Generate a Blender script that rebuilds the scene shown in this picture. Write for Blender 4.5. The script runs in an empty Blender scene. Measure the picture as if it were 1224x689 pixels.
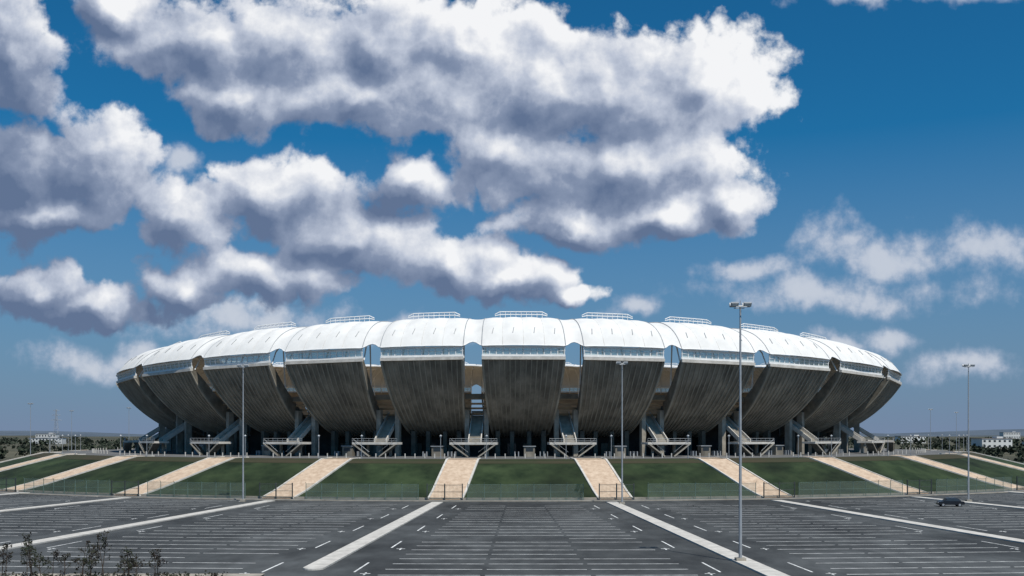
import bpy, math, random
from mathutils import Vector
random.seed(7)
scene=bpy.context.scene
R=math.radians
# ---------------------------------------------------------------- materials
def nt(m): return m.node_tree.nodes, m.node_tree.links
def mat(name,col,rough=.85,var=.25,scale=.5,detail=6,stretch=(1,1,1),col2=None,metal=0,spec=.3,lo=.35,hi=.68,big=0,bigscale=.03):
    m=bpy.data.materials.new(name); m.use_nodes=True
    n,l=nt(m); b=n['Principled BSDF']
    b.inputs['Roughness'].default_value=rough; b.inputs['Metallic'].default_value=metal
    b.inputs['Specular IOR Level'].default_value=spec
    tc=n.new('ShaderNodeTexCoord'); mp=n.new('ShaderNodeMapping'); mp.inputs['Scale'].default_value=stretch
    l.new(tc.outputs['Object'],mp.inputs['Vector'])
    no=n.new('ShaderNodeTexNoise'); no.inputs['Scale'].default_value=scale; no.inputs['Detail'].default_value=detail; no.inputs['Roughness'].default_value=.62
    l.new(mp.outputs[0],no.inputs['Vector'])
    cr=n.new('ShaderNodeValToRGB'); cr.color_ramp.elements[0].position=lo; cr.color_ramp.elements[1].position=hi
    c1=tuple(c*(1-var) for c in col); c2=col2 or tuple(min(1,c*(1+var)) for c in col)
    cr.color_ramp.elements[0].color=(*c1,1); cr.color_ramp.elements[1].color=(*c2,1)
    l.new(no.outputs['Fac'],cr.inputs[0]); out=cr.outputs[0]
    if big:
        nb=n.new('ShaderNodeTexNoise'); nb.inputs['Scale'].default_value=bigscale; nb.inputs['Detail'].default_value=3; nb.inputs['Distortion'].default_value=1.0
        l.new(tc.outputs['Object'],nb.inputs['Vector'])
        mr=n.new('ShaderNodeMapRange'); mr.inputs['From Min'].default_value=.35; mr.inputs['From Max'].default_value=.65; mr.inputs['To Min'].default_value=1-big; mr.inputs['To Max'].default_value=1+big
        l.new(nb.outputs['Fac'],mr.inputs['Value'])
        vmn=n.new('ShaderNodeVectorMath'); vmn.operation='SCALE'; l.new(out,vmn.inputs[0]); l.new(mr.outputs[0],vmn.inputs['Scale']); out=vmn.outputs[0]
    l.new(out,b.inputs['Base Color'])
    return m
M={}
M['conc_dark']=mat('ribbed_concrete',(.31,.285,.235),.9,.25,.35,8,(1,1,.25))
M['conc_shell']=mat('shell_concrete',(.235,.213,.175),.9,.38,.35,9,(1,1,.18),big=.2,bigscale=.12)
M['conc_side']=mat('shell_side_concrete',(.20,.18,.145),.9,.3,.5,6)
M['conc']=mat('concrete',(.33,.30,.25),.9,.25,.6,8)
M['conc_light']=mat('pale_concrete',(.56,.53,.48),.9,.18,.8,8)
M['seat']=mat('seating_terrace',(.38,.28,.18),.9,.25,.25,8)
M['darkwall']=mat('painted_shade_wall',(.04,.038,.035),.9,.4,.3,3)  # near-black: shade of the void under the petals put into the wall colour
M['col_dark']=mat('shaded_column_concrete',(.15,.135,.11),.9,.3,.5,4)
M['white']=mat('white_painted_steel',(.80,.80,.79),.5,.06,.6,3)
M['grey_steel']=mat('galvanised_steel',(.36,.38,.40),.5,.12,1,3,metal=.2)
M['seam']=mat('membrane_seam',(.36,.37,.38),.7,.1,1,3)
M['dark_steel']=mat('dark_steel',(.05,.06,.06),.6,.2,1,3)
M['green_steel']=mat('green_painted_steel',(.12,.18,.155),.6,.2,1,3)
M['asphalt']=mat('asphalt',(.060,.063,.063),.85,.30,.35,12,(1,.5,1),big=.36,bigscale=.035)
M['road']=mat('worn_asphalt',(.14,.14,.14),.9,.25,.2,10)
M['paint']=mat('road_paint',(.70,.70,.68),.8,.40,.9,8)
M['grass']=mat('grass',(.015,.032,.011),.95,.4,.22,12,col2=(.031,.048,.019),big=.35,bigscale=.05)
M['drygrass']=mat('dry_scrub',(.085,.07,.04),.95,.4,.08,12,col2=(.035,.042,.02))
M['land']=mat('farmland',(.05,.055,.035),.95,.4,.004,12,col2=(.12,.11,.07))
M['brick']=mat('brick_paving',(.53,.385,.27),.9,.15,1.0,10,col2=(.64,.50,.37))
M['leaf']=mat('foliage',(.03,.04,.028),.9,.4,.08,5,col2=(.045,.058,.036))
M['weed']=mat('weed_leaves',(.045,.03,.028),.9,.4,.6,5,col2=(.04,.055,.03))
M['bark']=mat('bark',(.06,.045,.035),.9,.3,2,3)
M['hill']=mat('haze_tinted_land',(.085,.11,.14),1,.2,.002,6)  # blue-grey of distance haze mixed into the ridge colour
M['bwhite']=mat('white_render',(.62,.62,.60),.9,.1,.1)
M['broof']=mat('roof_grey',(.22,.2,.2),.9,.2,.1)
M['window']=mat('window_glass',(.03,.04,.05),.15,.1,1,3,spec=.5)
M['carpaint']=mat('dark_car_paint',(.012,.014,.02),.25,.1,1,3,spec=.6)
M['tyre']=mat('tyre_rubber',(.02,.02,.02),.9,.1,1,3)
M['lampglass']=mat('lamp_glass',(.6,.62,.62),.2,.05,1,3,spec=.6)
M['membrane']=mat('roof_membrane',(.73,.72,.695),.9,.08,.3,7,(1,1,.4),spec=.05)
def glass():
    m=bpy.data.materials.new('parapet_glass'); m.use_nodes=True; n,l=nt(m); b=n['Principled BSDF']
    b.inputs['Base Color'].default_value=(.62,.70,.67,1); b.inputs['Roughness'].default_value=.3
    t=n.new('ShaderNodeBsdfTransparent'); t.inputs[0].default_value=(.85,.93,.92,1)
    mx=n.new('ShaderNodeMixShader'); mx.inputs[0].default_value=.6
    l.new(t.outputs[0],mx.inputs[1]); l.new(b.outputs[0],mx.inputs[2]); l.new(mx.outputs[0],n['Material Output'].inputs[0]); return m
M['glass']=glass()
def chain():
    m=bpy.data.materials.new('chain_link_mesh'); m.use_nodes=True; n,l=nt(m); b=n['Principled BSDF']
    b.inputs['Base Color'].default_value=(.18,.23,.20,1); b.inputs['Roughness'].default_value=.6
    t=n.new('ShaderNodeBsdfTransparent')
    mx=n.new('ShaderNodeMixShader'); mx.inputs[0].default_value=.26
    l.new(t.outputs[0],mx.inputs[1]); l.new(b.outputs[0],mx.inputs[2]); l.new(mx.outputs[0],n['Material Output'].inputs[0]); return m
M['chain']=chain()
# ---------------------------------------------------------------- mesh builder
class MB:
    def __init__(s): s.v=[]; s.f=[]; s.mi=[]; s.mats=[]
    def m(s,k):
        if k not in s.mats: s.mats.append(k)
        return s.mats.index(k)
    def face(s,pts,k):
        i=len(s.v); s.v+= [tuple(p) for p in pts]; s.f.append(tuple(range(i,i+len(pts)))); s.mi.append(s.m(k))
    def grid(s,rows,k,flip=False):
        i0=len(s.v); w=len(rows[0]); mi=s.m(k)
        for r in rows: s.v+=[tuple(p) for p in r]
        for a in range(len(rows)-1):
            for b in range(w-1):
                q=(i0+a*w+b,i0+a*w+b+1,i0+(a+1)*w+b+1,i0+(a+1)*w+b)
                s.f.append(q[::-1] if flip else q); s.mi.append(mi)
    def hexa(s,p,k):
        i=len(s.v); s.v+=[tuple(q) for q in p]; mi=s.m(k)
        for f in ((0,3,2,1),(4,5,6,7),(0,1,5,4),(1,2,6,5),(2,3,7,6),(3,0,4,7)):
            s.f.append(tuple(i+j for j in f)); s.mi.append(mi)
    def box(s,c,x,y,z,k):
        c=Vector(c); x=Vector(x); y=Vector(y); z=Vector(z)
        s.hexa([c-x-y-z,c+x-y-z,c+x+y-z,c-x+y-z,c-x-y+z,c+x-y+z,c+x+y+z,c-x+y+z],k)
    def abox(s,c,d,k): s.box(c,(d[0]/2,0,0),(0,d[1]/2,0),(0,0,d[2]/2),k)
    def beam(s,a,b,w,h,k,up=(0,0,1)):
        a=Vector(a); b=Vector(b); d=b-a; up=Vector(up)
        sd=d.cross(up)
        if sd.length<1e-6: sd=d.cross(Vector((1,0,0)))
        sd.normalize(); u=sd.cross(d).normalized()
        s.box((a+b)/2,sd*w/2,d/2,u*h/2,k)
    def tube(s,pts,r,k,n=6,r2=None):
        pts=[Vector(p) for p in pts]; rows=[]
        for i,p in enumerate(pts):
            d=(pts[min(i+1,len(pts)-1)]-pts[max(i-1,0)]).normalized()
            ref=Vector((0,0,1)) if abs(d.z)<.9 else Vector((1,0,0))
            a=d.cross(ref).normalized(); b=d.cross(a)
            rr=r if r2 is None else r+(r2-r)*i/(len(pts)-1)
            rows.append([p+(a*math.cos(2*math.pi*j/n)+b*math.sin(2*math.pi*j/n))*rr for j in range(n+1)])
        s.grid(rows,k)
        s.face(rows[0][:-1],k); s.face(rows[-1][:-1],k)
    def obj(s,name,parent=None,smooth=False):
        me=bpy.data.meshes.new(name); me.from_pydata(s.v,[],s.f)
        for k in s.mats: me.materials.append(M[k])
        me.polygons.foreach_set('material_index',s.mi)
        if smooth: me.polygons.foreach_set('use_smooth',[True]*len(s.f))
        me.update(); o=bpy.data.objects.new(name,me); scene.collection.objects.link(o)
        if parent: o.parent=parent
        return o
def empty(name,loc=(0,0,0)):
    o=bpy.data.objects.new(name,None); o.location=loc; scene.collection.objects.link(o); return o
def catmull(p0,p1,p2,p3,t):
    return .5*((2*p1)+(-p0+p2)*t+(2*p0-5*p1+4*p2-p3)*t*t+(-p0+3*p1-3*p2+p3)*t**3)
def cprof(pts,sub):
    out=[]
    for i in range(len(pts)-1):
        g=lambda j: pts[max(0,min(len(pts)-1,j))]
        for s in range(sub):
            t=s/sub
            out.append(tuple(catmull(g(i-1)[c],g(i)[c],g(i+1)[c],g(i+2)[c],t) for c in range(len(pts[0]))))
    out.append(pts[-1]); return out
# ---------------------------------------------------------------- stadium plan
CX,CY,PHI=-.4,303.0,R(1.8)
A,B=113.5,91.7
TB=[-.1925,0,.1925,.3925,.606,.844,1.130,1.409,1.7326,2.0116]
def theta(k):
    k=k%26
    if k>13: return -theta(26-k)
    if k>6.5: return math.pi-theta(13-k)
    i=int(k); t=k-i; i+=1
    return catmull(TB[i-1],TB[i],TB[i+1],TB[i+2],t)
def W(x,y,z):
    c,s=math.cos(PHI),math.sin(PHI)
    return Vector((CX+c*x-s*y,CY+s*x+c*y,z))
def P(k,off,z):
    th=theta(k); x,y=A*math.sin(th),-B*math.cos(th)
    nx,ny=B*math.sin(th),-A*math.cos(th); L=math.hypot(nx,ny)
    zz=z-2.4*math.sin(th)**2*max(0,z-12)/16
    return W(x+nx/L*off,y+ny/L*off,zz)
def frame(k):
    a=P(k,0,0); n=(P(k,1,0)-a); n.z=0; n.normalize(); t=Vector((-n.y,n.x,0)); return n,t
stadium=empty('stadium')
GZ=7.0
U=cprof([(0,27.8),(-2.3,24.2),(-5.1,20.8),(-8.3,17.7),(-11.9,15.0),(-15.8,12.9),(-20,11.5)],3)
T=cprof([(-.45,28.5),(-2.8,26.6),(-5.8,23.7),(-9.2,20.9),(-12.8,18.2),(-16.3,15.7),(-20,13.4)],3)
HW=.410
def hw(off): return HW+.0040*max(-20,off)
shell=MB(); ribs=MB(); par=MB()
def lerp(a,b,t): return a+(b-a)*t
for k in range(26):
    def E(u,off,z):
        h=hw(off) if off<0 else HW
        return lerp(P(k-h,off,z),P(k+h,off,z),u)
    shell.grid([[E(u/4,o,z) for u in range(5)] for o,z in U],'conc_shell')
    shell.grid([[E(u/4,o,z) for u in range(5)] for o,z in T],'seat',True)
    shell.grid([[E(u/4,*U[0]) for u in range(5)],[E(u/4,*T[0]) for u in range(5)]],'conc')
    shell.grid([[E(u/4,*U[-1]) for u in range(5)],[E(u/4,*T[-1]) for u in range(5)]],'conc')
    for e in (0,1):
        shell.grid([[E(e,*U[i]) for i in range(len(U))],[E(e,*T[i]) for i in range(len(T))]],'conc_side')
    NR=16
    n,t=frame(k)
    for r in range(NR):
        u=r/(NR-1); u=.012+u*.976
        edge=(r==0 or r==NR-1)
        wdt=.22 if edge else .10
        rows=[]
        for i,(o,z) in enumerate(U):
            a=U[max(0,i-1)]; b=U[min(len(U)-1,i+1)]
            do,dz=b[0]-a[0],b[1]-a[1]; L=math.hypot(do,dz); no,nz=-dz/L,do/L
            h=.36 if edge else .22
            pi=E(u,o-no*.05,z-nz*.05); po=E(u,o+no*h,z+nz*h)
            rows.append([pi-t*wdt,po-t*wdt,po+t*wdt,pi+t*wdt])
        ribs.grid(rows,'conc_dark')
        ribs.face(rows[0],'conc_dark')
    a=E(0,.1,28.15); b=E(1,.1,28.15); par.beam(a,b,.7,.62,'conc_light')
    a=E(0,-.1,28.75); b=E(1,-.1,28.75); par.beam(a,b,.34,.42,'white')
    a=E(0,-.02,29.75); b=E(1,-.02,29.75); par.beam(a,b,.10,.10,'white')
    a=E(0,.05,30.5); b=E(1,.05,30.5); par.beam(a,b,.26,.45,'white')
    NPO=13
    for i in range(NPO):
        u=i/(NPO-1); u=.01+.98*u
        par.beam(E(u,-.1,28.9),E(u,.05,30.4),.2,.16,'white',up=n)
    par.face([E(.012,-.2,28.95),E(.988,-.2,28.95),E(.988,-.1,30.3),E(.012,-.1,30.3)],'glass')
    for u in (.0,.25,.5,.75,1.):
        par.tube([E(u,-.9,28.2),E(u,-2.6,31.2),E(u,-6.5,34.4),E(u,-13,36.9),E(u,-26,36.2)],.16,'white',5)
        if u in (0,1):
            par.tube([E(u,-6.5,23),E(u,-5.5,34)],.16,'white',5)
shell.obj('concrete_petal_shells',stadium,False); ribs.obj('shell_ribs',stadium); par.obj('parapet_and_frames',stadium)
# ---- roof membrane
RP=cprof([(.35,30.7),(-1.7,33.3),(-4.8,35.6),(-8.8,37.2),(-13,38.0),(-19,38.3),(-27,37.2)],4)
def rp(s):
    x=s*(len(RP)-1); i=min(int(x),len(RP)-2); f=x-i
    return (RP[i][0]+(RP[i+1][0]-RP[i][0])*f, RP[i][1]+(RP[i+1][1]-RP[i][1])*f)
def roofpt(k,t,s):
    at=abs(t)
    g=max(0,(at-HW)/(.5-HW))
    s0=.0 if at<HW else .085*math.sin(g*math.pi/2)
    ss=s0+(1-s0)*s
    o,z=rp(ss)
    env=math.sin(math.pi*min(1,ss*1.25+.02)) if ss<.8 else .1
    if at<=HW:
        q=(t+HW)/(2*HW)
        bul=.42*math.cos(t/HW*math.pi/2)**.7 + .32*abs(math.sin(math.pi*4*q))*max(.25,env)
    else:
        bul=-.4*math.sin(math.pi*g/2)
    b=bul*(.35+.65*max(0,env))
    return P(k+t,o+b*.5,z+b*.8)
roof=MB(); seam=MB()
ts=sorted(set([-.5+i*.5/14*1 for i in range(29)]+[-HW,HW,-HW/2,HW/2,0,-.46,.46,-.44,.44,-.48,.48]))
ts=[t for t in ts if not any(abs(t-q)<.006 and t!=q for q in (-HW,HW,-HW/2,HW/2))]
NS=22
allk=[]
for k in range(26):
    for t in ts[:-1]: allk.append((k,t))
allk.append((26,-.5))
roof.grid([[roofpt(k,t,(j/NS)**1.2) for j in range(NS+1)] for k,t in allk],'membrane')
for k in range(26):
    for t in (-HW,HW):
        seam.tube([roofpt(k,t,(j/16)**1.2)+Vector((0,0,.05)) for j in range(17)],.10,'seam',4)
    for t in (-HW/2,0,HW/2):
        seam.tube([roofpt(k,t,(j/12)**1.2)+Vector((0,0,.01)) for j in range(13)],.045,'conc_light',4)
    seam.tube([roofpt(k,-.5+i/28,0) for i in range(29)],.11,'white',5)
    seam.tube([roofpt(k,-.5+i/10,1) for i in range(11)],.25,'white',5)
    for dz in (.55,1.2):
        pts=[P(k-.30+.60*i/10,-13+0,38.35+dz-(0 if 0<i<10 else .5*dz)) for i in range(11)]
        seam.tube(pts,.10,'white',5)
    for i in range(1,10):
        seam.tube([P(k-.30+.60*i/10,-13,38.2),P(k-.30+.60*i/10,-13,39.55)],.06,'white',4)
        seam.tube([P(k-.30+.60*i/10,-13,38.9),P(k-.30+.60*(i+1)/10,-13,39.5 if i<9 else 38.9)],.045,'grey_steel',4)
    for t in (-.31,-.105,.105,.31):
        seam.tube([roofpt(k,t,.16)+Vector((0,0,.12)),roofpt(k,t+.012,.24)+Vector((0,0,.12))],.08,'seam',4)
roof.obj('roof_membrane',stadium,True); seam.obj('roof_seams_and_gantries',stadium)
# ---- columns, gap walkways, undercroft, stairs
st=MB(); cols=MB()
for k in range(26):
    n,t=frame(k)
    for sgn in (-1,1):
        kk=k+sgn*(hw(-11.4)+.028)
        p=P(kk,-11.4,0); nn,tt=frame(kk)
        cols.box(Vector((p.x,p.y,(GZ+17.4)/2)),tt*.5,nn*.75,(0,0,(17.4-GZ)/2),'conc')
        p=P(k+sgn*.27,-16,0)
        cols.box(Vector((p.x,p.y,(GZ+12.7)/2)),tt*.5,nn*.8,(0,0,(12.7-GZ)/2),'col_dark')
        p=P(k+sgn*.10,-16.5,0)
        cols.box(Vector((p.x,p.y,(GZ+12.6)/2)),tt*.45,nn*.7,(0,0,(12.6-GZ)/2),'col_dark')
    g=k+.5; n,t=frame(g)
    for off,z in ((-10.5,19.9),(-12,18.8),(-13.5,17.8),(-15.5,16.5),(-17.5,15.3)):
        q=.5-hw(off)-.006
        cols.beam(P(g-q,off,z),P(g+q,off,z),1.95,.4,'seat')
    q=.5-hw(-9.8)-.006
    cols.beam(P(g-q,-9.6,20.4),P(g+q,-9.6,20.4),.2,1.1,'conc_side')
    # near-black sheet behind the gap stair, painted as the gap's shade
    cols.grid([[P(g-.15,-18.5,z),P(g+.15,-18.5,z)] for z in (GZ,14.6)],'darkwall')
    o=P(g,0,0)
    def L(u,v,z): return Vector((o.x,o.y,0))+t*u+n*v+Vector((0,0,z))
    LZ=9.95
    st.box(L(0,-3.6,LZ),t*5.1,n*1.9,(0,0,.24),'conc_light')
    for z in (.55,1.05): st.tube([L(-5.1,-1.8,LZ+z),L(5.1,-1.8,LZ+z)],.035,'grey_steel',4)
    for i in range(9):
        u=-5.1+10.2*i/8; st.tube([L(u,-1.8,LZ+.24),L(u,-1.8,LZ+1.05)],.03,'grey_steel',4)
    a0,z0,a1,z1=-5.5,LZ+.1,-15.5,16.4
    for u in (-1.35,1.35):
        st.hexa([L(u-.1,a0,z0-.4),L(u+.1,a0,z0-.4),L(u+.1,a1,z1-.4),L(u-.1,a1,z1-.4),
                 L(u-.1,a0,z0+.75),L(u+.1,a0,z0+.75),L(u+.1,a1,z1+.75),L(u-.1,a1,z1+.75)],'conc_light')
    N=24
    for i in range(N):
        f=i/N; st.box(L(0,a0+(a1-a0)*(f+.5/N),z0+(z1-z0)*f-.05),t*1.23,n*(.24),(0,0,.14),'conc')
    st.hexa([L(-1.22,a0,z0-.6),L(1.22,a0,z0-.6),L(1.22,a1,z1-.6),L(-1.22,a1,z1-.6),
             L(-1.22,a0,z0-.3),L(1.22,a0,z0-.3),L(1.22,a1,z1-.3),L(-1.22,a1,z1-.3)],'conc')
    for sg in (-1,1):
        for i in range(10):
            f=(i+.5)/10
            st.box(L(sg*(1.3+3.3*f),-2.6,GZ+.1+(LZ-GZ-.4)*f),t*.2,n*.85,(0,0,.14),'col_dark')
        st.beam(L(sg*1.1,-1.6,GZ+.1),L(sg*4.7,-1.6,LZ-.24),.18,.26,'conc')
        st.box(L(sg*2.6,-5,(GZ+LZ-.2)/2),t*.22,n*.3,(0,0,(LZ-.2-GZ)/2),'conc')
        st.tube([L(sg*1.1,-1.5,GZ+1.1),L(sg*4.7,-1.5,LZ+.9)],.03,'grey_steel',4)
cols.obj('columns_and_walkways',stadium); st.obj('entrance_stairs',stadium)
inn=MB()
ks=[i/4 for i in range(105)]
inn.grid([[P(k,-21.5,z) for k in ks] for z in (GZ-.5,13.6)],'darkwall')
inn.grid([[P(k,o,z) for k in ks] for o,z in ((-20.6,13.3),(-25,12.8),(-27,12.3),(-50,3.0),(-51,1.0))],'seat')
for k in range(26):
    for j in range(4):
        kk=k-.3+.2*j; n,t=frame(kk); p=P(kk,-21.3,0)
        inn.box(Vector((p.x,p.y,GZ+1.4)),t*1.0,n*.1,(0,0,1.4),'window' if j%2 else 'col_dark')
inn.obj('undercroft_and_lower_tier',stadium)
# ---------------------------------------------------------------- terrain
def EL(a,b,th,z,cx=0): return W(a*math.sin(th)+cx,-b*math.cos(th),z)
NTH=312
ths=[2*math.pi*i/NTH for i in range(NTH+1)]
g=MB()
g.grid([[(x*1.0,y*1.0,-.012) for x in (-20000,-2000,-600,600,2000,20000)] for y in (-2000,0,600,2000,6000,25000)],'land')
g.obj('ground')
mring=[(60,40,GZ),(92,69,GZ),(131,104.5,GZ),(133,106,6.85),(140,110.5,5.2),(148,114.6,3.3),(156,118.6,1.4),(162,121.4,.25),(163,122,.0)]
pit=MB(); pit.grid([[EL(a,b,th,z) for th in ths] for a,b,z in ((2,2,1.02),(68,44,1.0))],'grass'); pit.obj('football_pitch')
m=MB()
m.grid([[EL(a,b,th,z) for th in ths] for a,b,z in ((90,68.2,GZ),(131,104.5,GZ))],'road')
m.obj('concourse_paving')
m=MB()
m.grid([[EL(a,b,th,z) for th in ths] for a,b,z in mring[2:]],'grass')
m.obj('grass_embankment')
m=MB()
m.grid([[EL(a,b,th,z+.05) for th in ths] for a,b,z in ((130,103.8,GZ-.02),(132.5,105.6,6.93),(136.0,107.9,6.14))],'drygrass')
m.obj('scrub_verge')
def seg(k,a,b,z,u):
    th=theta(k); p=EL(a,b,th,z); t=(EL(a,b,th+.01,z)-p).normalized(); return p+t*u
for j in range(26):
    k=j+.5
    if math.cos(theta(k))<-.35: continue
    p=MB()
    pr=[(a,b,z) for a,b,z in mring[2:]]; pr[0]=(128,102,GZ); pr[-1]=(163.4,122.3,.0)
    w=2.9
    p.grid([[seg(k,a,b,z+.10,u) for u in (-w,0,w)] for a,b,z in pr],'brick')
    for sg in (-1,1):
        for i in range(len(pr)-1):
            p.beam(seg(k,*pr[i][:2],pr[i][2]+.1,sg*(w+.2)),seg(k,*pr[i+1][:2],pr[i+1][2]+.1,sg*(w+.2)),.4,.26,'conc_light')
    p.obj('brick_path')
m=MB(); m.grid([[(x,y,-.004) for x in (-420,-100,100,420)] for y in (60,140,260,420)],'asphalt'); m.obj('parking_lot')
m=MB(); m.grid([[EL(a,b,th,z) for th in ths] for a,b,z in ((163,122,.004),(167.5,125.5,.004))],'road'); m.obj('perimeter_road')
m=MB()
m.grid([[EL(a,b,th,z) for th in ths] for a,b,z in ((167.5,125.5,.0),(167.5,125.5,.14),(168.3,126.2,.14),(168.3,126.2,.0))],'conc'); m.obj('perimeter_kerb')
m=MB()
m.grid([[EL(a,b,th,z) for th in ths] for a,b,z in ((162.6,121.6,-.1),(162.6,121.6,.4),(163.1,122.1,.4),(163.1,122.1,-.1))],'conc'); m.obj('retaining_wall')
SC=2.2
def sx(i,y):
    s=1 if i>0 else -1; a=abs(i)-.5
    x0=[15.3,46.2,77.5,110,145][int(a)]; sl=[.054,.135,.21,.30,.38][int(a)]
    return SC+s*(x0+sl*(172-y))
def far_edge(x): 
    q=1-((x-CX)/168.3)**2
    return CY-126.5*math.sqrt(max(.02,q))
strips=[-4.5,-3.5,-2.5,-1.5,-.5,.5,1.5,2.5,3.5,4.5]
for i in strips:
    m=MB(); y1=far_edge(sx(i,175))-3.0; y0=88.5 if i==-.5 else 62
    if abs(i)>3: y0=120
    yy=[y0+(y1-y0)*j/12 for j in range(13)]; w=.95
    rows=[]
    for y in yy:
        x=sx(i,y); rows.append([(x-w,y,0),(x-w,y,.15),(x+w,y,.15),(x+w,y,0)])
    m.grid(rows,'conc_light'); m.face(rows[0],'conc_light'); m.face(rows[-1],'conc_light')
    xe=sx(i,y0); arc=[(xe+w*math.cos(a),y0+w*math.sin(a)) for a in [math.pi+math.pi*q/8 for q in range(9)]]
    m.face([(x,y,.15) for x,y in arc],'conc_light'); m.grid([[(x,y,0) for x,y in arc],[(x,y,.15) for x,y in arc]],'conc_light')
    m.obj('kerb_island')
pm=MB()
def line(x0,y0,x1,y1,w): 
    d=Vector((x1-x0,y1-y0,0)).normalized(); s=Vector((-d.y,d.x,0))*w/2
    a=Vector((x0,y0,.002)); b=Vector((x1,y1,.002)); pm.face([a-s,b-s,b+s,a+s],'paint')
for q in range(len(strips)-1):
    i0,i1=strips[q],strips[q+1]
    y=66.0; c=0
    while y<230:
        xl,xr=sx(i0,y),sx(i1,y); mid=(xl+xr)/2
        fe=far_edge(mid)-7
        if y<fe:
            inL,inR=xl+6.4,xr-6.4
            L3=(inR-inL)
            for s0,s1 in ((0,.32),(.335,.665),(.68,1)):
                if random.random()<.05: continue
                xa,xb=inL+L3*s0,inL+L3*s1
                line(xa,y+(xa-SC)**2*.0009,xb,y+(xb-SC)**2*.0009,.17)
            if c%5==0:
                for xx in (xl+5.2,xr-5.2):
                    line(xx-.45,y+1.1,xx+.45,y+1.1,.22); line(xx,y+.2,xx,y+1.7,.18)
        y+=3.7; c+=1
    y=68
    while y<225:
        for i,s in ((i0,1),(i1,-1)):
            if y+7<far_edge(sx(i,y))-4:
                line(sx(i,y)+s*4.0,y,sx(i,y+6.5)+s*4.0,y+6.5,.18)
        y+=18.5
pm.obj('parking_markings')
# ---------------------------------------------------------------- fence
FA,FB=163.6,122.6
f=MB()
fth=[]; th=-1.9
while th<1.9:
    fth.append(th); th+=3.0/math.hypot(FA*math.cos(th),FB*math.sin(th))
gates=[theta(j+.5) for j in range(26)]
def neargate(th):
    for gth in gates:
        d=(th-gth+math.pi)%(2*math.pi)-math.pi
        if abs(d)*math.hypot(FA*math.cos(th),FB*math.sin(th))<3.3: return True
    return False
prev=None
for th in fth:
    if neargate(th): prev=None; continue
    p=EL(FA,FB,th,0); f.tube([p,p+Vector((0,0,2.9))],.06,'green_steel',5)
    n=(EL(FA+1,FB+1,th,0)-p).normalized(); f.tube([p+Vector((0,0,2.9)),p+n*.25+Vector((0,0,3.15))],.04,'green_steel',4)
    if prev:
        for z in (.1,1.45,2.85): f.tube([prev+Vector((0,0,z)),p+Vector((0,0,z))],.025,'green_steel',4)
        f.face([prev,p,p+Vector((0,0,2.85)),prev+Vector((0,0,2.85))],'chain')
    prev=p
f.obj('chain_link_fence')
for j in range(26):
    th=theta(j+.5)
    if math.cos(th)<.05: continue
    p=EL(FA,FB,th,0); t=(EL(FA,FB,th+.01,0)-p).normalized(); g=MB(); Z=Vector((0,0,1))
    for u in (-3.2,0,3.2): g.box(p+t*u+Z*1.5,t*.09,Vector((-t.y,t.x,0))*.09,Z*1.5,'dark_steel')
    for z in (.25,1.5,2.75): g.tube([p-t*3.2+Z*z,p+t*3.2+Z*z],.04,'dark_steel',4)
    for i in range(26):
        u=-3.1+6.2*i/25; g.tube([p+t*u+Z*.2,p+t*u+Z*2.8],.016,'green_steel',4)
    g.obj('entrance_gate')
# ---------------------------------------------------------------- lamps
def mast(x,y,H=24):
    e=empty('floodlight_mast',(x,y,0))
    b=MB(); b.abox((0,0,.2),(.9,.9,.4),'conc'); b.obj('base',e)
    b=MB(); b.tube([(0,0,.4),(0,0,H*.33),(0,0,H*.66),(0,0,H)],.16,'grey_steel',10,.08); b.obj('pole',e,True)
    b=MB(); b.tube([(-.95,0,H),(.95,0,H)],.06,'grey_steel',6)
    b.tube([(-.5,-.5,H-.15),(.5,-.5,H-.15)],.04,'grey_steel',5); b.tube([(-.5,.5,H-.15),(.5,.5,H-.15)],.04,'grey_steel',5)
    b.tube([(0,-.5,H-.15),(0,.5,H-.15)],.04,'grey_steel',5)
    for xx in (-.6,.6):
        for yy in (-.28,.28):
            s=1 if yy>0 else -1
            c=Vector((xx,yy,H+.12)); dn=Vector((0,s*.8,-.6)).normalized(); up=Vector((0,s*.6,.8))
            b.box(c,Vector((.36,0,0)),up*.2,dn*.1,'grey_steel')
            b.box(c+dn*.115,Vector((.3,0,0)),up*.15,dn*.012,'lampglass')
    b.tube([(0,0,H),(0,0,H+.5)],.04,'grey_steel',5)
    b.obj('lamp_head',e)
for x,y in ((21.4,93.3),(18.8,170),(-47.8,177),(80.7,176),(-192,397),(206,490),(-177,460),(-230,520),(250,560),(-120,520),(330,600)): mast(x,y)
for j in range(26):
    th=theta(j+.5)
    if math.cos(th)<-.1: continue
    for sg in (-1,1):
        p=seg(j+.5,131,104.4,GZ,sg*4.6)
        l=MB(); q=p+Vector((0,0,4.6))
        l.tube([p,p+Vector((0,0,.6))],.10,'grey_steel',6); l.tube([p+Vector((0,0,.6)),q],.055,'grey_steel',6)
        l.tube([q,q+Vector((0,0,.1))],.30,'grey_steel',8,.22); l.tube([q-Vector((0,0,.28)),q],.14,'lampglass',8,.2)
        l.tube([q+Vector((0,0,.1)),q+Vector((0,0,.25))],.18,'grey_steel',8,.05)
        l.obj('street_lamp')
b=MB()
for j in range(-7,8):
    for i in range(9):
        kk=j-.36+.72*i/8; p=P(kk,6.5,GZ); b.tube([p,p+Vector((0,0,.8)),p+Vector((0,0,.95))],.12,'conc_light',6)
b.obj('bollards')
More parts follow.
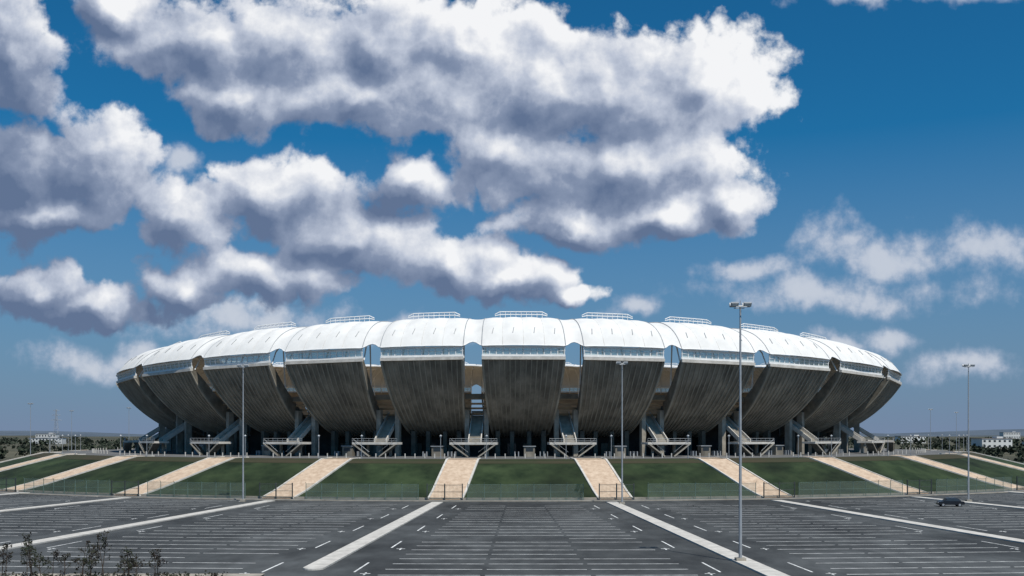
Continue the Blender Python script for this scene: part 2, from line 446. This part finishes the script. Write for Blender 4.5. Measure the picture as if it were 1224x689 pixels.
for j in range(-5,6):
    n,t=frame(j); e=MB(); p=P(j+.08,-9,0); Z=Vector((0,0,1)); base=Vector((p.x,p.y,GZ))
    e.box(base+Z*1.1,t*1.2,n*.8,Z*1.1,'conc_shell'); e.box(base+Z*2.28,t*1.4,n*1.0,Z*.08,'grey_steel'); e.box(base+Z*1.5+n*.81,t*.8,n*.02,Z*.35,'window')
    for u in (2.4,3.2,4.0,-2.4,-3.2): e.box(base+Z*.55+t*u,t*.1,n*.6,Z*.55,'grey_steel')
    e.obj('ticket_booth')
# ---------------------------------------------------------------- car
def car(x,y,ang):
    e=empty('parked_car',(x,y,0)); e.rotation_euler=(0,0,ang)
    prof=[(-2.05,.35),(-2.1,.62),(-2.02,.86),(-1.55,.93),(-1.1,1.36),(-.85,1.42),(.35,1.42),(.6,1.36),(1.12,.95),(1.85,.82),(2.05,.66),(2.08,.35)]
    b=MB(); hw_=.82
    def s(x,z): return hw_ if z<.95 else hw_-.17*(z-.9)/.5
    L=[(px,-s(px,pz),pz) for px,pz in prof]; Rr=[(px,s(px,pz),pz) for px,pz in prof]
    b.grid([L,Rr],'carpaint'); b.face(L,'carpaint'); b.face(Rr,'carpaint'); b.face([L[0],L[-1],Rr[-1],Rr[0]],'carpaint'); b.obj('body',e)
    b=MB()
    for sg in (-1,1):
        for q in ([(-1.3,.97),(-1.0,1.33),(-.32,1.35),(-.32,.97)],[(-.24,.97),(-.24,1.35),(.45,1.33),(.92,.97)]):
            b.face([(px,sg*(s(px,pz)+.006+(.0 if pz>1 else .004)),pz) for px,pz in q],'window')
    b.face([(.64,-.6,1.345),(.64,.6,1.345),(1.09,.68,.99),(1.09,-.68,.99)],'window'); b.obj('windows',e)
    b=MB()
    for wx in (-1.3,1.3):
        for sg in (-1,1):
            b.tube([(wx,sg*.66,.31),(wx,sg*.86,.31)],.31,'tyre',14); b.tube([(wx,sg*.861,.31),(wx,sg*.872,.31)],.19,'grey_steel',10)
    b.obj('wheels',e)
    b=MB()
    for sg in (-1,1): b.abox((2.06,sg*.6,.66),(.08,.3,.13),'lampglass')
    b.obj('headlights',e)
car(72.6,165,R(172))
# ---------------------------------------------------------------- background
def foliage(b,c,rx,ry,rz,n,s,k='leaf'):
    for _ in range(n):
        while True:
            p=Vector((random.uniform(-1,1),random.uniform(-1,1),random.uniform(-1,1)))
            if p.length<1: break
        p=p*(.55+.45*random.random())
        q=Vector((c[0]+p.x*rx,c[1]+p.y*ry,c[2]+p.z*rz))
        a=Vector((random.gauss(0,1),random.gauss(0,1),random.gauss(0,1))).normalized(); d=a.cross(Vector((random.gauss(0,1),random.gauss(0,1),random.gauss(0,1)))).normalized()
        ss=s*random.uniform(.6,1.3)
        b.face([q+a*ss,q+d*ss*.7,q-a*ss,q-d*ss*.7],k)
dt=MB()
for _ in range(1300):
    az=random.uniform(-.62,.62)
    if abs(az)<.30 and random.random()<.8: continue
    d=random.choice([random.uniform(450,700),random.uniform(600,1200),random.uniform(1000,1900)])
    h=random.uniform(2.,5.2)*(1 if d<900 else 1.6); x=math.tan(az)*d
    if abs(x)<200 and d<600: continue
    foliage(dt,(x,d,h*.55),h*random.uniform(.7,1.8),h*.8,h*.55,30 if d<900 else 20,h*.28)
dt.obj('distant_trees')
sh=MB()
for _ in range(120):
    s=random.choice((-1,-1,1)); x=s*random.uniform(172,300); y=random.uniform(250,400); h=random.uniform(1.,2.5)
    foliage(sh,(x,y,h*.5),h*1.6,h,h*.6,40,h*.28)
for _ in range(60):
    x=random.uniform(150,200); y=random.uniform(330,400); h=random.uniform(1.5,3)
    foliage(sh,(x,y,h*.5),h*1.5,h,h*.6,40,h*.28)
sh.obj('shrubs')
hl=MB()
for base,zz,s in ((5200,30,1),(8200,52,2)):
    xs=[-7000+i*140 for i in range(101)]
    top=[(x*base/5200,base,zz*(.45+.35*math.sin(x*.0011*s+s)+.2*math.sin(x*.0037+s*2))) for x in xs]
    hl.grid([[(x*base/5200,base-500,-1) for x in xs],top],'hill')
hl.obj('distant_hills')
def building(x,y,w,d,h,ang,name='white_building',floors=2):
    e=empty(name,(x,y,0)); e.rotation_euler=(0,0,ang)
    b=MB(); b.abox((0,0,h/2),(w,d,h),'bwhite'); b.obj('walls',e)
    b=MB(); b.abox((0,0,h+.25),(w+.8,d+.8,.5),'broof'); b.abox((w*.2,0,h+1.2),(w*.2,d*.4,1.4),'bwhite'); b.obj('roof',e)
    b=MB()
    nx=max(3,int(w/4))
    for fl in range(floors):
        for i in range(nx): b.abox((-w/2+w*(i+.5)/nx,-d/2-.02,h*(fl+.55)/floors),(w/nx*.45,.06,h/floors*.4),'window')
    b.obj('windows',e)
for a in ((395,820,26,16,8,.1),(455,860,22,14,5,0),(1200,2400,40,20,16,0),(520,1300,36,14,9,.2),(-560,1200,40,12,7,0),(-700,1500,30,12,12,0)): building(*a)
def pylon(x,y,H):
    b=MB(); 
    def c(z):
        w=2.6*(1-z/H)**1.2+.3; return [Vector((x+sx_*w,y+sy*w,z)) for sx_,sy in ((-1,-1),(1,-1),(1,1),(-1,1))]
    zs=[H*q/8 for q in range(9)]
    for i in range(8):
        a,d=c(zs[i]),c(zs[i+1])
        for j in range(4):
            b.tube([a[j],d[j]],.11,'grey_steel',4); b.tube([a[j],d[(j+1)%4]],.06,'grey_steel',4); b.tube([d[j],d[(j+1)%4]],.06,'grey_steel',4)
    for z,w in ((H*.72,5),(H*.85,4),(H*.97,3)):
        b.tube([(x-w,y,z),(x,y,z+1.2),(x+w,y,z)],.09,'grey_steel',4); b.tube([(x-w,y,z),(x+w,y,z)],.09,'grey_steel',4)
    b.obj('power_pylon')
pylon(-412,900,34)
# ---------------------------------------------------------------- foreground verge & saplings
m=MB(); m.grid([[(x,y,.14) for x in (-60,-40,-21)] for y in (78,84.6)],'conc'); m.grid([[(x,84.6,z) for x in (-60,-21)] for z in (0,.14)],'conc_light'); m.obj('pavement')
for _ in range(24):
    s=MB(); x=random.uniform(-44,-29.5); y=random.uniform(80,83.5); h=random.uniform(1.6,3.8)*(1 if x<-33 else .7)
    lean=Vector((random.uniform(-.15,.15),random.uniform(-.1,.1),1)); base=Vector((x,y,.12))
    s.tube([base,base+lean*h*.5,base+lean*h],.04,'bark',5,.012)
    for i in range(11):
        z=h*random.uniform(.2,.97); a=random.uniform(0,6.28); q=base+lean*z; L=(1.1-z/h)*.6+.12
        tip=q+Vector((math.cos(a)*L,math.sin(a)*L,L*.8)); s.tube([q,tip],.018,'bark',4,.008)
        foliage(s,tip,.26,.26,.32,11,.085,'weed')
    s.obj('sapling')
w=MB()
for _ in range(420):
    x=random.uniform(-46,-24) ; y=random.uniform(78.5,84)
    foliage(w,(x,y,.3),.3,.3,.25,4,.11,'weed')
w.obj('weeds')
# ---------------------------------------------------------------- camera
cam=bpy.data.cameras.new('camera'); co=bpy.data.objects.new('camera',cam); scene.collection.objects.link(co)
co.location=(0,0,12); co.rotation_euler=(R(90),0,0); cam.lens=35; cam.sensor_width=36
cam.shift_y=(519-344.5)/1224; cam.clip_end=60000; cam.clip_start=.5
scene.camera=co
# ---------------------------------------------------------------- light & sky
SEL,SAZ=R(60),R(150)
sd=Vector((math.sin(SAZ)*math.cos(SEL),math.cos(SAZ)*math.cos(SEL),math.sin(SEL)))
sun=bpy.data.lights.new('sun','SUN'); sun.energy=4.3; sun.angle=R(.5); sun.color=(1,.955,.88)
so=bpy.data.objects.new('sun',sun); scene.collection.objects.link(so); so.rotation_euler=sd.to_track_quat('Z','Y').to_euler()
wd=bpy.data.worlds.new('World'); scene.world=wd; wd.use_nodes=True
try:
    wd.cycles.sampling_method='MANUAL'; wd.cycles.sample_map_resolution=256
except Exception: pass
n=wd.node_tree.nodes; l=wd.node_tree.links
bg=n['Background']; bg.inputs[1].default_value=.1
sky=n.new('ShaderNodeTexSky'); sky.sky_type='NISHITA'; sky.sun_disc=False; sky.sun_elevation=SEL; sky.sun_rotation=SAZ; sky.air_density=1.0; sky.dust_density=.6; sky.ozone_density=2.5
def math_(op,a,b=None,c=None,clamp=False):
    m=n.new('ShaderNodeMath'); m.operation=op; m.use_clamp=clamp
    for i,v in enumerate((a,b,c)):
        if v is None: continue
        if isinstance(v,(int,float)): m.inputs[i].default_value=v
        else: l.new(v,m.inputs[i])
    return m.outputs[0]
def vm(op,a,b=None,c=None):
    m=n.new('ShaderNodeVectorMath'); m.operation=op
    for i,v in enumerate((a,b,c)):
        if v is None: continue
        if isinstance(v,tuple): m.inputs[i].default_value=v
        else: l.new(v,m.inputs[i])
    return m.outputs['Value'] if op=='LENGTH' else m.outputs[0]
def ss(x,a,b):
    q=n.new('ShaderNodeMapRange'); q.interpolation_type='SMOOTHSTEP'; q.inputs['From Min'].default_value=a; q.inputs['From Max'].default_value=b; l.new(x,q.inputs['Value']); return q.outputs[0]
tc=n.new('ShaderNodeTexCoord'); sp=n.new('ShaderNodeSeparateXYZ'); l.new(tc.outputs['Generated'],sp.inputs[0])
yy=math_('MAXIMUM',sp.outputs[1],.08)
uu=math_('DIVIDE',sp.outputs[0],yy); vv=math_('DIVIDE',sp.outputs[2],yy)
cb=n.new('ShaderNodeCombineXYZ'); l.new(uu,cb.inputs[0]); l.new(vv,cb.inputs[1]); P0=cb.outputs[0]
# cumulus banks: (bearing tangent, elevation tangent, half width, half height) x1000
CL=[(196,356,90,74),(105,338,115,74),(24,350,100,72),(-60,345,80,66),(-44,395,95,62),(-128,394,95,62),(-220,386,110,62),(-321,396,95,54),(-390,428,50,30),(-270,335,90,40),(-153,335,95,46),
(108,265,160,60),(215,236,44,30),(0,290,75,45),(57,215,85,24),(160,222,85,26),
(-422,270,80,60),(-489,262,70,70),(-500,386,50,66),(-464,218,80,26),
(-237,236,88,46),(-321,215,55,40),(-161,200,102,46),(-60,171,76,40),(0,155,70,27),(50,142,34,14),(-237,159,110,36),(-110,250,50,30),
(-481,142,60,33),(-422,125,76,26),(-330,146,46,24)]
WISP=[(-334,272,30,20),(-388,75,110,20),(-262,113,120,26),(328,196,50,34),(385,180,66,30),(475,186,80,34),(242,163,52,14),(376,98,44,16),(322,90,34,11),(452,72,78,18),(120,122,30,15),(345,440,75,12),(462,444,70,14),(-95,98,90,14),(330,140,170,22)]
def noise(vec,scale,detail,rough):
    w=n.new('ShaderNodeTexNoise'); w.noise_dimensions='2D'; w.inputs['Scale'].default_value=scale; w.inputs['Detail'].default_value=detail; w.inputs['Roughness'].default_value=rough; l.new(vec,w.inputs['Vector']); return w
def union(wv,lst,k):
    cur=None
    for x,y,rx,ry in lst:
        ix,iy=1000/rx,1000/ry
        d=vm('LENGTH',vm('MULTIPLY_ADD',wv,(ix,iy,0),(-x/1000*ix,-y/1000*iy,0)))
        cur=d if cur is None else math_('SMOOTH_MIN',cur,d,k)
    return math_('SUBTRACT',1.0,math_('MINIMUM',cur,3.0))
w1=noise(P0,10,5,.52)
WV=vm('MULTIPLY',vm('MULTIPLY_ADD',vm('SUBTRACT',w1.outputs['Color'],(.5,.5,.5)),(.065,.055,0),P0),(1,1,0))
def field(Pv,wv,det):
    f=noise(Pv,22,det,.60)
    b2=noise(wv,14,3,.45)
    bil=math_('ABSOLUTE',math_('SUBTRACT',b2.outputs['Fac'],.5))
    F=union(wv,CL,.34)
    N=math_('ADD',math_('MULTIPLY',math_('SUBTRACT',f.outputs['Fac'],.5),.95),math_('MULTIPLY',math_('SUBTRACT',bil,.1),1.35))
    return math_('ADD',F,N),F,N
DL=(.012,.018,0)
D1,F1,N1=field(P0,WV,9)
D2,F2,N2=field(vm('ADD',P0,DL),vm('ADD',WV,DL),5)
al=ss(D1,-.06,.24)
lit=math_('ADD',.50,math_('MULTIPLY',math_('SUBTRACT',F1,F2),.85))
lit=math_('ADD',lit,math_('MULTIPLY',math_('SUBTRACT',N1,N2),.55))
lit=math_('ADD',lit,math_('MULTIPLY',uu,.40))
lf=noise(P0,5.5,2,.5)
lit=math_('ADD',lit,math_('MULTIPLY',math_('SUBTRACT',lf.outputs['Fac'],.5),.55))
lit=math_('ADD',lit,math_('MULTIPLY',math_('SUBTRACT',vv,.25),.55))
lit=math_('ADD',lit,math_('MULTIPLY',math_('SUBTRACT',.35,D1),.12),None,True)
rp_=n.new('ShaderNodeValToRGB'); rp_.color_ramp.interpolation='LINEAR'; e=rp_.color_ramp.elements
e[0].position=.05; e[0].color=(.12,.17,.285,1); e[1].position=.86; e[1].color=(.93,.935,.95,1)
x=e.new(.36); x.color=(.24,.295,.42,1); x=e.new(.60); x.color=(.52,.57,.68,1)
l.new(lit,rp_.inputs[0])
c10=vm('MULTIPLY',rp_.outputs[0],(10,10,10))
tint=vm('MULTIPLY',sky.outputs[0],(.09,.56,.80))
hz=n.new('ShaderNodeMapRange'); hz.inputs['From Min'].default_value=.28; hz.inputs['From Max'].default_value=0.0; hz.inputs['To Min'].default_value=0; hz.inputs['To Max'].default_value=.95; l.new(sp.outputs[2],hz.inputs['Value'])
mh=n.new('ShaderNodeMix'); mh.data_type='RGBA'; l.new(hz.outputs[0],mh.inputs[0]); l.new(tint,mh.inputs[6]); mh.inputs[7].default_value=(1.85,2.45,3.75,1)
FW=union(WV,WISP,.2)
wn=math_('ADD',FW,math_('MULTIPLY',math_('SUBTRACT',noise(P0,26,6,.6).outputs['Fac'],.5),1.9))
aw=math_('MULTIPLY',ss(wn,-.15,.85),.78)
wc=n.new('ShaderNodeMix'); wc.data_type='RGBA'; l.new(ss(wn,.1,1.1),wc.inputs[0]); wc.inputs[6].default_value=(4.0,4.7,6.1,1); wc.inputs[7].default_value=(6.6,6.9,7.6,1)
m1=n.new('ShaderNodeMix'); m1.data_type='RGBA'; l.new(aw,m1.inputs[0]); l.new(mh.outputs[2],m1.inputs[6]); l.new(wc.outputs[2],m1.inputs[7])
mx=n.new('ShaderNodeMix'); mx.data_type='RGBA'; l.new(math_('MULTIPLY',al,.97),mx.inputs[0]); l.new(m1.outputs[2],mx.inputs[6]); l.new(c10,mx.inputs[7])
l.new(mx.outputs[2],bg.inputs[0])
scene.view_settings.view_transform='Standard'; scene.view_settings.look='None'; scene.view_settings.exposure=0
